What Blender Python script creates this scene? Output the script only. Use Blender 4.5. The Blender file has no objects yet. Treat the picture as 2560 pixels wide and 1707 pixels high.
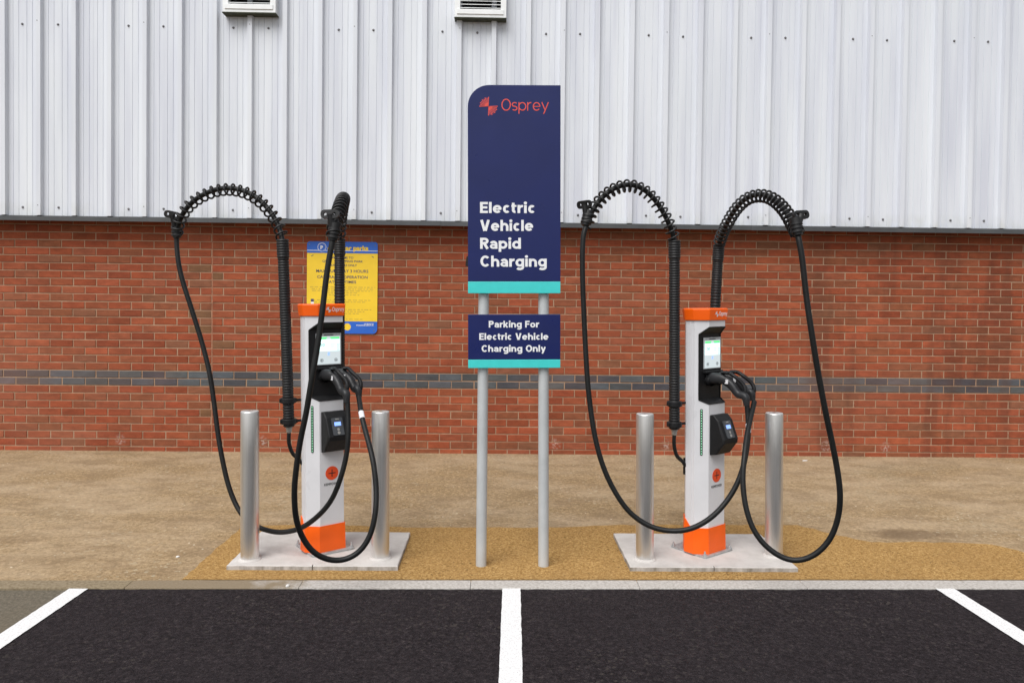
import bpy, bmesh, math, random
from mathutils import Vector, Matrix
random.seed(7)
PI = math.pi
SC = bpy.context.scene
COL = SC.collection

# ------------------------------------------------------------------ camera
cam_d = bpy.data.cameras.new('camera'); cam = bpy.data.objects.new('camera', cam_d); COL.objects.link(cam)
CAM = Vector((0.0, -7.5454, 1.5554))
YAW, PITCH, ROLL = -0.019903, -0.021350, 0.011740
FPX = 1900.0
fw = Vector((-math.sin(YAW)*math.cos(PITCH), math.cos(YAW)*math.cos(PITCH), math.sin(PITCH)))
rt = Vector((math.cos(YAW), math.sin(YAW), 0)); up = rt.cross(fw)
r2 = rt*math.cos(ROLL) + up*math.sin(ROLL); u2 = -rt*math.sin(ROLL) + up*math.cos(ROLL)
cam.matrix_world = Matrix(((r2.x, u2.x, -fw.x, CAM.x), (r2.y, u2.y, -fw.y, CAM.y), (r2.z, u2.z, -fw.z, CAM.z), (0, 0, 0, 1)))
cam_d.sensor_width = 36; cam_d.lens = FPX/2560*36
cam_d.shift_y = -(853.5-784.73)/2560
cam_d.clip_start = 0.05; cam_d.clip_end = 2000
SC.camera = cam
def to_pixel(p):
    d = Vector(p)-CAM; z = d.dot(fw)
    return 1280+FPX*d.dot(r2)/z, 784.73-FPX*d.dot(u2)/z

# ------------------------------------------------------------------ overcast sky and soft sun
w = bpy.data.worlds.new('World'); SC.world = w; w.use_nodes = True
nt = w.node_tree; nt.nodes.clear()
sky = nt.nodes.new('ShaderNodeTexSky'); sky.sky_type = 'NISHITA'; sky.sun_disc = False
SUN_EL, SUN_AZ = math.radians(55), math.radians(208)      # azimuth clockwise from +Y: behind the camera, a little left
sky.sun_elevation = SUN_EL; sky.sun_rotation = SUN_AZ
sky.air_density = 1.0; sky.dust_density = 2.0; sky.ozone_density = 1.0
hs = nt.nodes.new('ShaderNodeHueSaturation'); hs.inputs['Saturation'].default_value = 0.12
bg = nt.nodes.new('ShaderNodeBackground'); bg.inputs['Strength'].default_value = 0.07
wo = nt.nodes.new('ShaderNodeOutputWorld')
nt.links.new(sky.outputs[0], hs.inputs['Color']); nt.links.new(hs.outputs[0], bg.inputs['Color']); nt.links.new(bg.outputs[0], wo.inputs[0])
sun_d = bpy.data.lights.new('sun', 'SUN'); sun = bpy.data.objects.new('sun', sun_d); COL.objects.link(sun)
sun_d.energy = 1.5; sun_d.angle = math.radians(45); sun_d.color = (1.0, 0.975, 0.94)
sdir = Vector((math.sin(SUN_AZ)*math.cos(SUN_EL), math.cos(SUN_AZ)*math.cos(SUN_EL), math.sin(SUN_EL)))
sun.rotation_euler = sdir.to_track_quat('Z', 'Y').to_euler()
SC.view_settings.view_transform = 'Standard'; SC.view_settings.look = 'None'
SC.view_settings.gamma = 1.0; SC.view_settings.use_curve_mapping = False
SC.view_settings.exposure = 1.02

# ------------------------------------------------------------------ materials
class NT:
    def __init__(s, name):
        s.m = bpy.data.materials.new(name); s.m.use_nodes = True; s.t = s.m.node_tree
        s.b = s.t.nodes['Principled BSDF']
    def n(s, typ, **kw):
        k = s.t.nodes.new('ShaderNode'+typ)
        for a, v in kw.items():
            if a.startswith('_'): setattr(k, a[1:], v)
            else: k.inputs[a.replace('__', ' ')].default_value = v
        return k
    def l(s, a, b): s.t.links.new(a, b)
    def pos(s, scale=(1, 1, 1)):
        g = s.n('NewGeometry'); mp = s.n('Mapping'); mp.inputs['Scale'].default_value = scale
        s.l(g.outputs['Position'], mp.inputs['Vector']); return mp.outputs[0]
    def noise(s, scale, detail=4, vec=None, rough=.55):
        k = s.n('TexNoise', Scale=scale, Detail=detail, Roughness=rough)
        s.l(vec if vec is not None else s.pos(), k.inputs['Vector']); return k.outputs['Fac']
    def ramp(s, fac, stops):
        k = s.n('ValToRGB'); e = k.color_ramp.elements
        while len(e) < len(stops): e.new(0.5)
        for el, (p, c) in zip(e, stops):
            el.position = p; el.color = (c, c, c, 1) if not hasattr(c, '__len__') else (*c, 1)
        s.l(fac, k.inputs[0]); return k.outputs[0]
    def mix(s, fac, a, b, mode='MIX'):
        k = s.t.nodes.new('ShaderNodeMix'); k.data_type = 'RGBA'; k.blend_type = mode
        for sock, v in ((k.inputs[0], fac), (k.inputs[6], a), (k.inputs[7], b)):
            if hasattr(v, 'is_output'): s.l(v, sock)
            elif hasattr(v, '__len__'): sock.default_value = (*v, 1)
            else: sock.default_value = v if sock.type == 'VALUE' else (v, v, v, 1)
        return k.outputs[2]
    def math(s, op, a, b=0.0):
        k = s.n('Math', _operation=op)
        for i, v in enumerate((a, b)):
            if hasattr(v, 'is_output'): s.l(v, k.inputs[i])
            else: k.inputs[i].default_value = v
        return k.outputs[0]
    def bump(s, h, strength=.3, dist=.002):
        k = s.n('Bump', Strength=strength, Distance=dist); s.l(h, k.inputs['Height']); s.l(k.outputs[0], s.b.inputs['Normal'])
    def col(s, v):
        if hasattr(v, 'is_output'): s.l(v, s.b.inputs['Base Color'])
        else: s.b.inputs['Base Color'].default_value = (*v, 1)
    def set(s, **kw):
        for a, v in kw.items():
            i = s.b.inputs[a.replace('__', ' ')]
            if hasattr(v, 'is_output'): s.l(v, i)
            else: i.default_value = v
        return s

M = {}
def simple(name, col, rough=.5, metal=0., var=.12, scale=18., bump=0., bscale=120., spec=.5):
    k = NT(name)
    f = k.noise(scale, 5)
    lo = tuple(c*(1-var) for c in col); hi = tuple(min(1, c*(1+var)) for c in col)
    k.col(k.ramp(f, [(.3, lo), (.7, hi)]))
    k.set(Metallic=metal, Specular__IOR__Level=spec)
    rf = k.noise(scale*2.3, 4)
    k.set(Roughness=k.ramp(rf, [(.3, max(.03, rough-.06)), (.7, min(1, rough+.08))]))
    if bump: k.bump(k.noise(bscale, 3), bump, .001)
    M[name] = k.m
    return k
def emis(name, col, strength, rough=.3):
    k = NT(name); k.col(tuple(c*.3 for c in col)); k.set(Roughness=rough)
    k.b.inputs['Emission Color'].default_value = (*col, 1); k.b.inputs['Emission Strength'].default_value = strength
    M[name] = k.m

def brick_material(name, use_attr, blue=False):
    k = NT(name)
    if use_attr:
        a = k.n('Attribute'); a.attribute_name = 'tint'; base = a.outputs['Color']
    else:
        a = k.n('ObjectInfo'); base = a.outputs['Color']
    p = k.pos()
    f1 = k.noise(8, 5, k.pos((1.0, 1, 2.6)), .65)                       # cloudy firing marks
    v1 = k.ramp(f1, [(.32, .80), (.5, 1.0), (.68, 1.22)])
    c = k.mix(1.0, base, v1, 'MULTIPLY')
    f2 = k.noise(160, 3)
    c = k.mix(1.0, c, k.ramp(f2, [(.3, .86), (.7, 1.12)]), 'MULTIPLY')
    # sun-bleached, dusty areas in broad patches
    f3 = k.noise(.55, 3, k.pos((1, 1, 1.5)))
    c = k.mix(k.math('MULTIPLY', k.ramp(f3, [(.5, 0.), (.72, 1.)]), .30), c, (.30, .135, .085))
    # old run marks down the wall (mostly on the right)
    sx = k.n('SeparateXYZ'); k.l(p, sx.inputs[0])
    f4 = k.noise(2.6, 4, k.pos((1.0, 1, .16)))
    run = k.math('MULTIPLY', k.ramp(f4, [(.52, 0.), (.62, 1.)]), k.ramp(k.math('MULTIPLY', sx.outputs[0], .2), [(.3, .15), (.66, .85)]))
    c = k.mix(k.math('MULTIPLY', run, .5), c, (.075, .03, .019))
    # lime stains near the foot
    tot = None
    for (x, z) in ((-3.70, .105), (.60, .10), (1.71, .10), (3.32, .10), (3.93, .09), (-2.3, .1)):
        dx = k.math('SUBTRACT', sx.outputs[0], x); dz = k.math('MULTIPLY', k.math('SUBTRACT', sx.outputs[2], z), .8)
        d = k.math('ADD', k.math('MULTIPLY', dx, dx), k.math('MULTIPLY', dz, dz))
        g = k.ramp(k.math('SQRT', d), [(.01, 1.), (.06, 0.)])
        tot = g if tot is None else k.math('MAXIMUM', tot, g)
    f5 = k.noise(38, 4)
    lime = k.math('MULTIPLY', tot, k.ramp(f5, [(.47, 0.), (.56, 1.)]))
    c = k.mix(k.math('MULTIPLY', lime, .55), c, (.5, .42, .38))
    k.col(c)
    k.set(Roughness=.82 if not blue else .5, Specular__IOR__Level=.25 if not blue else .45)
    k.bump(k.noise(220, 4), .35, .0015)
    M[name] = k.m
brick_material('brick_single', False); brick_material('brick_many', True)
brick_material('blue_brick', False, True); brick_material('blue_many', True, True)
k = NT('mortar'); f = k.noise(14, 5); c = k.ramp(f, [(.3, (.30, .18, .112)), (.7, (.43, .285, .19))])
f = k.noise(1.1, 3); c = k.mix(k.ramp(f, [(.4, 0.), (.7, .5)]), c, (.33, .22, .15)); k.col(c)
k.set(Roughness=.95); k.bump(k.noise(300, 4), .5, .002); M['mortar'] = k.m
simple('sealant', (.33, .15, .085), .7, var=.2, scale=30)
# painted steel sheet: light grey with faint dirt runs
k = NT('cladding'); f = k.noise(2.0, 5, k.pos((3.5, 1, .22)))
c = k.ramp(f, [(.3, (.58, .605, .68)), (.55, (.68, .71, .765)), (.75, (.73, .76, .80))])
f = k.noise(1.3, 4, k.pos((1, 1, .6))); c = k.mix(k.ramp(f, [(.5, 0.), (.8, .25)]), c, (.60, .645, .66))
f = k.noise(60, 5); c = k.mix(k.ramp(f, [(.68, 0.), (.78, .25)]), c, (.42, .42, .42))
sx = k.n('SeparateXYZ'); k.l(k.pos(), sx.inputs[0])
f = k.noise(9, 5, k.pos((1, 1, .5)))
foot = k.math('MULTIPLY', k.ramp(k.math('SUBTRACT', sx.outputs[2], 2.27), [(.0, 1.), (.16, 0.)]), k.ramp(f, [(.4, 0.), (.7, .5)]))
c = k.mix(foot, c, (.42, .43, .36)); k.col(c); k.set(Roughness=.42, Specular__IOR__Level=.4)
k.bump(k.noise(1.6, 2, k.pos((1, 1, .5))), .25, .01); M['cladding'] = k.m
simple('flashing', (.052, .056, .06), .55, var=.18, scale=6)
simple('white_vent', (.80, .82, .83), .4, var=.05, scale=9)
simple('algae_and_shade', (.05, .055, .035), .8, var=.5, scale=14)  # algae tint with the shade below the vents mixed into the colour
simple('vent_dark', (.012, .013, .016), .7)
simple('bolt_steel', (.17, .17, .18), .45, .3)
# ground surfaces
k = NT('old_asphalt'); f = k.noise(70, 4, None, .75); c = k.ramp(f, [(.36, (.055, .047, .035)), (.5, (.105, .093, .072)), (.64, (.20, .175, .135))])
f = k.noise(1.4, 5); c = k.mix(k.ramp(f, [(.35, 0.), (.7, .7)]), c, (.12, .098, .066)); k.col(c); k.set(Roughness=.9); k.bump(k.noise(240, 3), .5, .003); M['old_asphalt'] = k.m
k = NT('footpath'); f = k.noise(95, 5, None, .7)
c = k.ramp(k.math('ADD', k.math('MULTIPLY', f, .45), k.math('MULTIPLY', k.noise(32, 5, None, .75), .55)), [(.35, (.11, .073, .037)), (.5, (.225, .157, .086)), (.65, (.38, .282, .172))])
f = k.noise(1.25, 6, k.pos((.7, 1.3, 1)), .62); c = k.mix(k.ramp(f, [(.40, 0.), (.62, .62)]), c, (.325, .25, .168))
f = k.noise(3.1, 5, k.pos((1, 1.6, 1)), .6); c = k.mix(k.ramp(f, [(.46, 0.), (.64, .62)]), c, (.175, .122, .072))
f = k.noise(.8, 4, k.pos((1, 1, 1))); c = k.mix(k.ramp(f, [(.55, 0.), (.75, .4)]), c, (.225, .187, .128))
v = k.n('TexVoronoi', Scale=15.); k.l(k.pos(), v.inputs['Vector'])
sp = k.math('MULTIPLY', k.ramp(v.outputs['Distance'], [(.07, 1.), (.11, 0.)]), k.ramp(k.noise(4, 3), [(.50, 0.), (.60, 1.)]))
c = k.mix(k.math('MULTIPLY', sp, .8), c, (.55, .50, .40)); k.col(c)
v2 = k.n('TexVoronoi', Scale=58.0); k.l(k.pos(), v2.inputs['Vector']); sc_ = k.n('SeparateColor'); k.l(v2.outputs['Color'], sc_.inputs[0])
c = k.mix(1.0, c, k.ramp(sc_.outputs[0], [(0., 1.10), (1., 1.46)]), 'MULTIPLY')
fl_ = k.math('MULTIPLY', k.ramp(sc_.outputs[1], [(0.95, 0.), (0.97, 1.)]), k.ramp(k.noise(1.7, 4), [(.42, .15), (.62, 1.)]))
sx = k.n('SeparateXYZ'); k.l(k.pos(), sx.inputs[0])
dx = k.math('MULTIPLY', k.math('SUBTRACT', sx.outputs[0], 2.78), .62); dy = k.math('MULTIPLY', k.math('SUBTRACT', sx.outputs[1], -2.53), 1.5)
d_ = k.math('SQRT', k.math('ADD', k.math('MULTIPLY', dx, dx), k.math('MULTIPLY', dy, dy)))
st_ = k.ramp(k.math('ADD', d_, k.math('MULTIPLY', k.noise(9, 4), .28)), [(.24, .55), (.36, 0.)])
c = k.mix(st_, c, (.105, .066, .040))
c = k.mix(k.math('MULTIPLY', fl_, 0.6), c, (.46, .40, .29)); k.col(c)
k.set(Roughness=.95, Specular__IOR__Level=.12); k.bump(k.noise(180, 4), .6, .003); M['footpath'] = k.m
k = NT('resin_patch'); f = k.noise(170, 4, None, .65)
c = k.ramp(k.math('ADD', k.math('MULTIPLY', f, .5), k.math('MULTIPLY', k.noise(60, 4, None, .7), .5)), [(.37, (.12, .063, .019)), (.5, (.262, .155, .054)), (.64, (.43, .29, .13))])
f = k.noise(2.2, 5); c = k.mix(k.ramp(f, [(.4, 0.), (.7, .45)]), c, (.21, .122, .046))
v = k.n('TexVoronoi', Scale=24.); k.l(k.pos(), v.inputs['Vector'])
sp = k.math('MULTIPLY', k.ramp(v.outputs['Distance'], [(.07, 1.), (.13, 0.)]), k.ramp(k.noise(7, 3), [(.5, 0.), (.6, 1.)]))
c = k.mix(k.math('MULTIPLY', sp, .8), c, (.06, .03, .012)); k.col(c)
v2 = k.n('TexVoronoi', Scale=105.0); k.l(k.pos(), v2.inputs['Vector']); sc_ = k.n('SeparateColor'); k.l(v2.outputs['Color'], sc_.inputs[0])
c = k.mix(1.0, c, k.ramp(sc_.outputs[0], [(0., (1.20, 1.19, 1.16)), (1., (1.52, 1.51, 1.48))]), 'MULTIPLY')
fl_ = k.math('MULTIPLY', k.ramp(sc_.outputs[1], [(0.96, 0.), (0.98, 1.)]), k.ramp(k.noise(1.7, 4), [(.42, .15), (.62, 1.)]))
c = k.mix(k.math('MULTIPLY', fl_, 0.7), c, (.06, .03, .012)); k.col(c)
k.set(Roughness=.9, Specular__IOR__Level=.15); k.bump(k.noise(230, 4), .8, .004); M['resin_patch'] = k.m
k = NT('new_asphalt'); f = k.math('ADD', k.math('MULTIPLY', k.noise(120, 4, None, .7), .45), k.math('MULTIPLY', k.noise(48, 4, None, .75), .55))
c = k.ramp(f, [(.38, (.006, .0052, .0058)), (.5, (.0145, .0124, .0136)), (.60, (.027, .0235, .0245)), (.70, (.09, .08, .07))])
f = k.noise(1.1, 5, None, .6); c = k.mix(k.ramp(f, [(.4, 0.), (.7, .45)]), c, (.020, .0175, .0185))
f = k.noise(22, 4, None, .65); c = k.mix(k.ramp(f, [(.60, 0.), (.74, .4)]), c, (.042, .037, .035)); k.col(c)
v2 = k.n('TexVoronoi', Scale=72.0); k.l(k.pos(), v2.inputs['Vector']); sc_ = k.n('SeparateColor'); k.l(v2.outputs['Color'], sc_.inputs[0])
c = k.mix(1.0, c, k.ramp(sc_.outputs[0], [(0., (.92, .86, .91)), (1., (1.55, 1.45, 1.52))]), 'MULTIPLY')
fl_ = k.math('MULTIPLY', k.ramp(sc_.outputs[1], [(0.93, 0.), (0.9500000000000001, 1.)]), k.ramp(k.noise(1.7, 4), [(.42, .15), (.62, 1.)]))
c = k.mix(k.math('MULTIPLY', fl_, 0.5), c, (.065, .056, .05)); k.col(c)
k.set(Roughness=k.ramp(k.noise(40, 3), [(.3, .7), (.7, .95)]), Specular__IOR__Level=.14); k.bump(k.noise(130, 4, None, .7), .9, .006); M['new_asphalt'] = k.m
k = NT('line_paint'); f = k.noise(130, 4); c = k.ramp(f, [(.30, (.50, .50, .50)), (.48, (.74, .74, .75))]); k.col(c); k.set(Roughness=.6); k.bump(k.noise(130, 4), .4, .003); M['line_paint'] = k.m
k = NT('kerb_concrete'); f = k.noise(70, 5); c = k.ramp(f, [(.3, (.31, .285, .26)), (.6, (.47, .445, .42))])
sx = k.n('SeparateXYZ'); k.l(k.pos(), sx.inputs[0])
f = k.math('ADD', k.math('MULTIPLY', sx.outputs[0], .4), k.noise(3, 4)); c = k.mix(k.ramp(f, [(-.0, .9), (.16, .0)]), c, (.19, .14, .08)); k.col(c)
k.set(Roughness=.9); k.bump(k.noise(160, 4), .4, .002); M['kerb_concrete'] = k.m
k = NT('kerb_weathered'); f = k.noise(70, 5); c = k.ramp(f, [(.3, (.15, .112, .065)), (.6, (.25, .20, .13))]); k.col(c); k.set(Roughness=.92); k.bump(k.noise(160, 4), .4, .002); M['kerb_weathered'] = k.m
k = NT('slab_concrete'); f = k.noise(9, 6, None, .65); c = k.ramp(f, [(.3, (.45, .425, .405)), (.6, (.545, .52, .50))])
f = k.noise(150, 4); c = k.mix(k.ramp(f, [(.6, 0.), (.75, .35)]), c, (.3, .28, .25))
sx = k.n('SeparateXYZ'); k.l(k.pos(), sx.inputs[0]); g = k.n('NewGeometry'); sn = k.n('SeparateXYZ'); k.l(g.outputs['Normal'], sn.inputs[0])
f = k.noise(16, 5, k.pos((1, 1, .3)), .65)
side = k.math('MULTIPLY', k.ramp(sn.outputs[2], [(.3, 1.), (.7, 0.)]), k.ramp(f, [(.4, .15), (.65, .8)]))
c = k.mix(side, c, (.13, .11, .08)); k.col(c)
k.set(Roughness=.85); k.bump(k.noise(140, 5), .5, .002); M['slab_concrete'] = k.m
# brushed stainless steel
k = NT('stainless'); f = k.noise(1.0, 4, k.pos((260, 260, 1.5))); c = k.ramp(f, [(.3, (.72, .71, .695)), (.7, (.80, .79, .775))])
f2 = k.noise(9, 4, k.pos((1, 1, .35))); c = k.mix(k.ramp(f2, [(.6, 0.), (.85, .3)]), c, (.62, .57, .51)); k.col(c)
k.set(Metallic=.92, Roughness=k.ramp(f, [(.3, .34), (.7, .42)])); k.b.inputs['Anisotropic'].default_value = .5; M['stainless'] = k.m
simple('post_grey', (.50, .52, .53), .45, .15, var=.07, scale=7)
simple('sign_navy', (.0045, .0115, .092), .33, var=.08, scale=4, spec=.42)
simple('sign_teal', (.05, .60, .58), .35, var=.05)
simple('sign_white', (.80, .81, .83), .4, var=.03)
simple('sign_coral', (.72, .075, .055), .4, var=.06)
simple('notice_yellow', (.84, .57, .03), .4, var=.06, scale=5)
simple('notice_blue', (.02, .12, .55), .4, var=.08, scale=5)
simple('notice_ink', (.06, .055, .12), .5)
simple('notice_faint', (.43, .31, .06), .5, var=.2, scale=60)
simple('charger_white', (.64, .64, .665), .32, var=.05, scale=5)
simple('charger_orange', (.88, .115, .003), .38, var=.06, scale=8, spec=.4)
simple('charger_black', (.006, .006, .007), .55, var=.2, scale=25, bump=.15, bscale=700, spec=.35)
simple('reader_grey', (.055, .06, .068), .4, var=.15)
simple('rubber', (.0065, .007, .0072), .5, var=.35, scale=9, bump=.15, bscale=260, spec=.32)
simple('tube_black', (.005, .005, .006), .5, var=.25, scale=30)
simple('plug_grey', (.014, .0145, .017), .5, var=.2, scale=25, bump=.15, bscale=600)
simple('galvanised', (.48, .485, .49), .5, .6, var=.18, scale=26)
simple('label_white', (.75, .75, .78), .5, var=.05)
simple('badge_red', (.74, .075, .015), .4, var=.06)
simple('ink_black', (.015, .015, .016), .5)
simple('gland_grey', (.36, .35, .33), .4, .5)
simple('led_strip', (.006, .035, .016), .3)
simple('screen_grey', (.40, .42, .44), .25, var=.05)
emis('led_green', (.42, .95, .60), .45)
emis('screen_base', (.52, .58, .60), .55)
emis('screen_cyan', (.62, .93, .90), .8)
emis('screen_green', (.10, .62, .20), .7)
emis('lcd_blue', (.20, .34, .95), .9)
simple('scrap_white', (.75, .74, .72), .6)
simple('stone', (.30, .26, .21), .9, var=.3, scale=60)

# ------------------------------------------------------------------ mesh helpers
class MB:
    def __init__(s): s.v = []; s.f = []
    def add(s, vs, fs):
        o = len(s.v); s.v += [tuple(x) for x in vs]; s.f += [tuple(i+o for i in f) for f in fs]; return s
    def box(s, x0, x1, y0, y1, z0, z1):
        return s.add([(x0, y0, z0), (x1, y0, z0), (x1, y1, z0), (x0, y1, z0), (x0, y0, z1), (x1, y0, z1), (x1, y1, z1), (x0, y1, z1)],
                     [(3, 2, 1, 0), (4, 5, 6, 7), (0, 1, 5, 4), (1, 2, 6, 5), (2, 3, 7, 6), (3, 0, 4, 7)])
    def loft(s, rings, cap0=True, cap1=True):
        n = len(rings[0]); vs = [p for r in rings for p in r]; fs = []
        for i in range(len(rings)-1):
            for j in range(n):
                a = i*n+j; b = i*n+(j+1) % n; fs.append((a, b, b+n, a+n))
        if cap0: fs.append(tuple(reversed(range(n))))
        if cap1: fs.append(tuple(range((len(rings)-1)*n, len(rings)*n)))
        return s.add(vs, fs)
    def prism(s, outline, fn, d0, d1):
        # outline: 2D points; fn(u, v, d) -> 3D
        return s.loft([[fn(u, v, d) for u, v in outline] for d in (d0, d1)])
    def lathe(s, prof, seg=24, c=(0, 0)):
        rings = [[(c[0]+r*math.cos(2*PI*j/seg), c[1]+r*math.sin(2*PI*j/seg), z) for j in range(seg)] for r, z in prof]
        return s.loft(rings)
    def xform(s, m): s.v = [tuple(m @ Vector(p)) for p in s.v]; return s
    def mesh(s, name, mat, smooth=False, angle=None):
        me = bpy.data.meshes.new(name); me.from_pydata(s.v, [], s.f); me.update()
        bm = bmesh.new(); bm.from_mesh(me); bmesh.ops.recalc_face_normals(bm, faces=bm.faces); bm.to_mesh(me); bm.free()
        if smooth:
            me.polygons.foreach_set('use_smooth', [True]*len(me.polygons))
            try: me.set_sharp_from_angle(angle=math.radians(angle or 40))
            except Exception: pass
        me.materials.append(M[mat]); return me
    def build(s, name, mat, parent=None, smooth=False, angle=None, bevel=0):
        o = bpy.data.objects.new(name, s.mesh(name, mat, smooth, angle)); COL.objects.link(o)
        if parent: o.parent = parent
        if bevel:
            b = o.modifiers.new('bevel', 'BEVEL'); b.width = bevel; b.segments = 2; b.limit_method = 'ANGLE'; b.angle_limit = math.radians(35)
        return o
def tag(o, label=None, cat=None, group=None, kind=None):
    for a, v in (('label', label), ('category', cat), ('group', group), ('kind', kind)):
        if v: o[a] = v
    return o
def empty(name, loc=(0, 0, 0), mat=None):
    o = bpy.data.objects.new(name, None); COL.objects.link(o); o.empty_display_size = .1
    o.matrix_world = mat if mat else Matrix.Translation(loc); return o
def link(name, me, parent, loc=(0, 0, 0)):
    o = bpy.data.objects.new(name, me); COL.objects.link(o); o.parent = parent; o.location = loc; return o
def rounded(x0, x1, y0, y1, r, n=6):
    # r: (bl, br, tr, tl) corner radii, counter-clockwise outline
    pts = []
    for (cx, cy, rad, a0) in ((x0, y0, r[0], 180), (x1, y0, r[1], 270), (x1, y1, r[2], 0), (x0, y1, r[3], 90)):
        if rad <= 0: pts.append((cx, cy)); continue
        ox = cx+rad if cx == x0 else cx-rad; oy = cy+rad if cy == y0 else cy-rad
        for i in range(n+1):
            a = math.radians(a0+90*i/n); pts.append((ox+rad*math.cos(a), oy+rad*math.sin(a)))
    return pts
def catmull(pts, step=.012):
    P = [Vector(p) for p in pts]; P = [P[0]*2-P[1]]+P+[P[-1]*2-P[-2]]; out = []
    for i in range(1, len(P)-2):
        a, b, c, d = P[i-1:i+3]; n = max(2, int((c-b).length/step))
        for j in range(n):
            t = j/n
            out.append(.5*((2*b)+(c-a)*t+(2*a-5*b+4*c-d)*t*t+(3*b-a-3*c+d)*t**3))
    out.append(P[-2]); return out
def smooth_path(P, it=6):
    for _ in range(it):
        P = [P[0]]+[(P[i-1]+P[i]*2+P[i+1])/4 for i in range(1, len(P)-1)]+[P[-1]]
    return P
def frames(P):
    T = [(P[min(i+1, len(P)-1)]-P[max(i-1, 0)]).normalized() for i in range(len(P))]
    u = T[0].orthogonal().normalized(); U = []
    for t in T:
        u = (u-t*u.dot(t)).normalized(); U.append(u.copy())
    return T, U, [t.cross(x) for t, x in zip(T, U)]
def sweep(mb, P, rad, seg=12, caps=True):
    T, U, V = frames(P); rings = []
    for i, p in enumerate(P):
        r = rad(i/(len(P)-1)) if callable(rad) else rad
        rings.append([p+U[i]*(r*math.cos(2*PI*j/seg))+V[i]*(r*math.sin(2*PI*j/seg)) for j in range(seg)])
    return mb.loft(rings, caps, caps)
_tc = {}
def text_geo(body, bold=0.0, spacing=1.0):
    key = (body, bold, spacing)
    if key in _tc: return _tc[key]
    cu = bpy.data.curves.new('lettering', 'FONT'); cu.body = body; cu.size = 1; cu.offset = bold; cu.space_character = spacing; cu.resolution_u = 4; cu.extrude = .001
    o = bpy.data.objects.new('lettering', cu); COL.objects.link(o)
    dg = bpy.context.evaluated_depsgraph_get(); me = bpy.data.meshes.new_from_object(o.evaluated_get(dg))
    vs = [v.co.copy() for v in me.vertices]; fs = [tuple(p.vertices) for p in me.polygons]
    bpy.data.objects.remove(o); bpy.data.curves.remove(cu); bpy.data.meshes.remove(me)
    _tc[key] = (vs, fs); return vs, fs
def add_text(mb, body, x, base, cap, width, fn, d, bold=0.0, align='L', spacing=1.0, thick=.0008):
    # x, base, cap height and total width in surface units; fn(u, v, depth) -> 3D point
    vs, fs = text_geo(body, bold, spacing)
    hv, _ = text_geo('H', bold); hh = max(v.y for v in hv)-min(v.y for v in hv)
    x0 = min(v.x for v in vs); x1 = max(v.x for v in vs); sy = cap/hh; sxx = width/(x1-x0) if width else sy
    ox = x-x0*sxx if align == 'L' else x-(x0+x1)/2*sxx
    zmin = min(v.z for v in vs); zmax = max(v.z for v in vs)
    mb.add([fn(ox+v.x*sxx, base+v.y*sy, d+(thick if v.z > (zmin+zmax)/2 else 0)) for v in vs], fs)
    return ox
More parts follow.
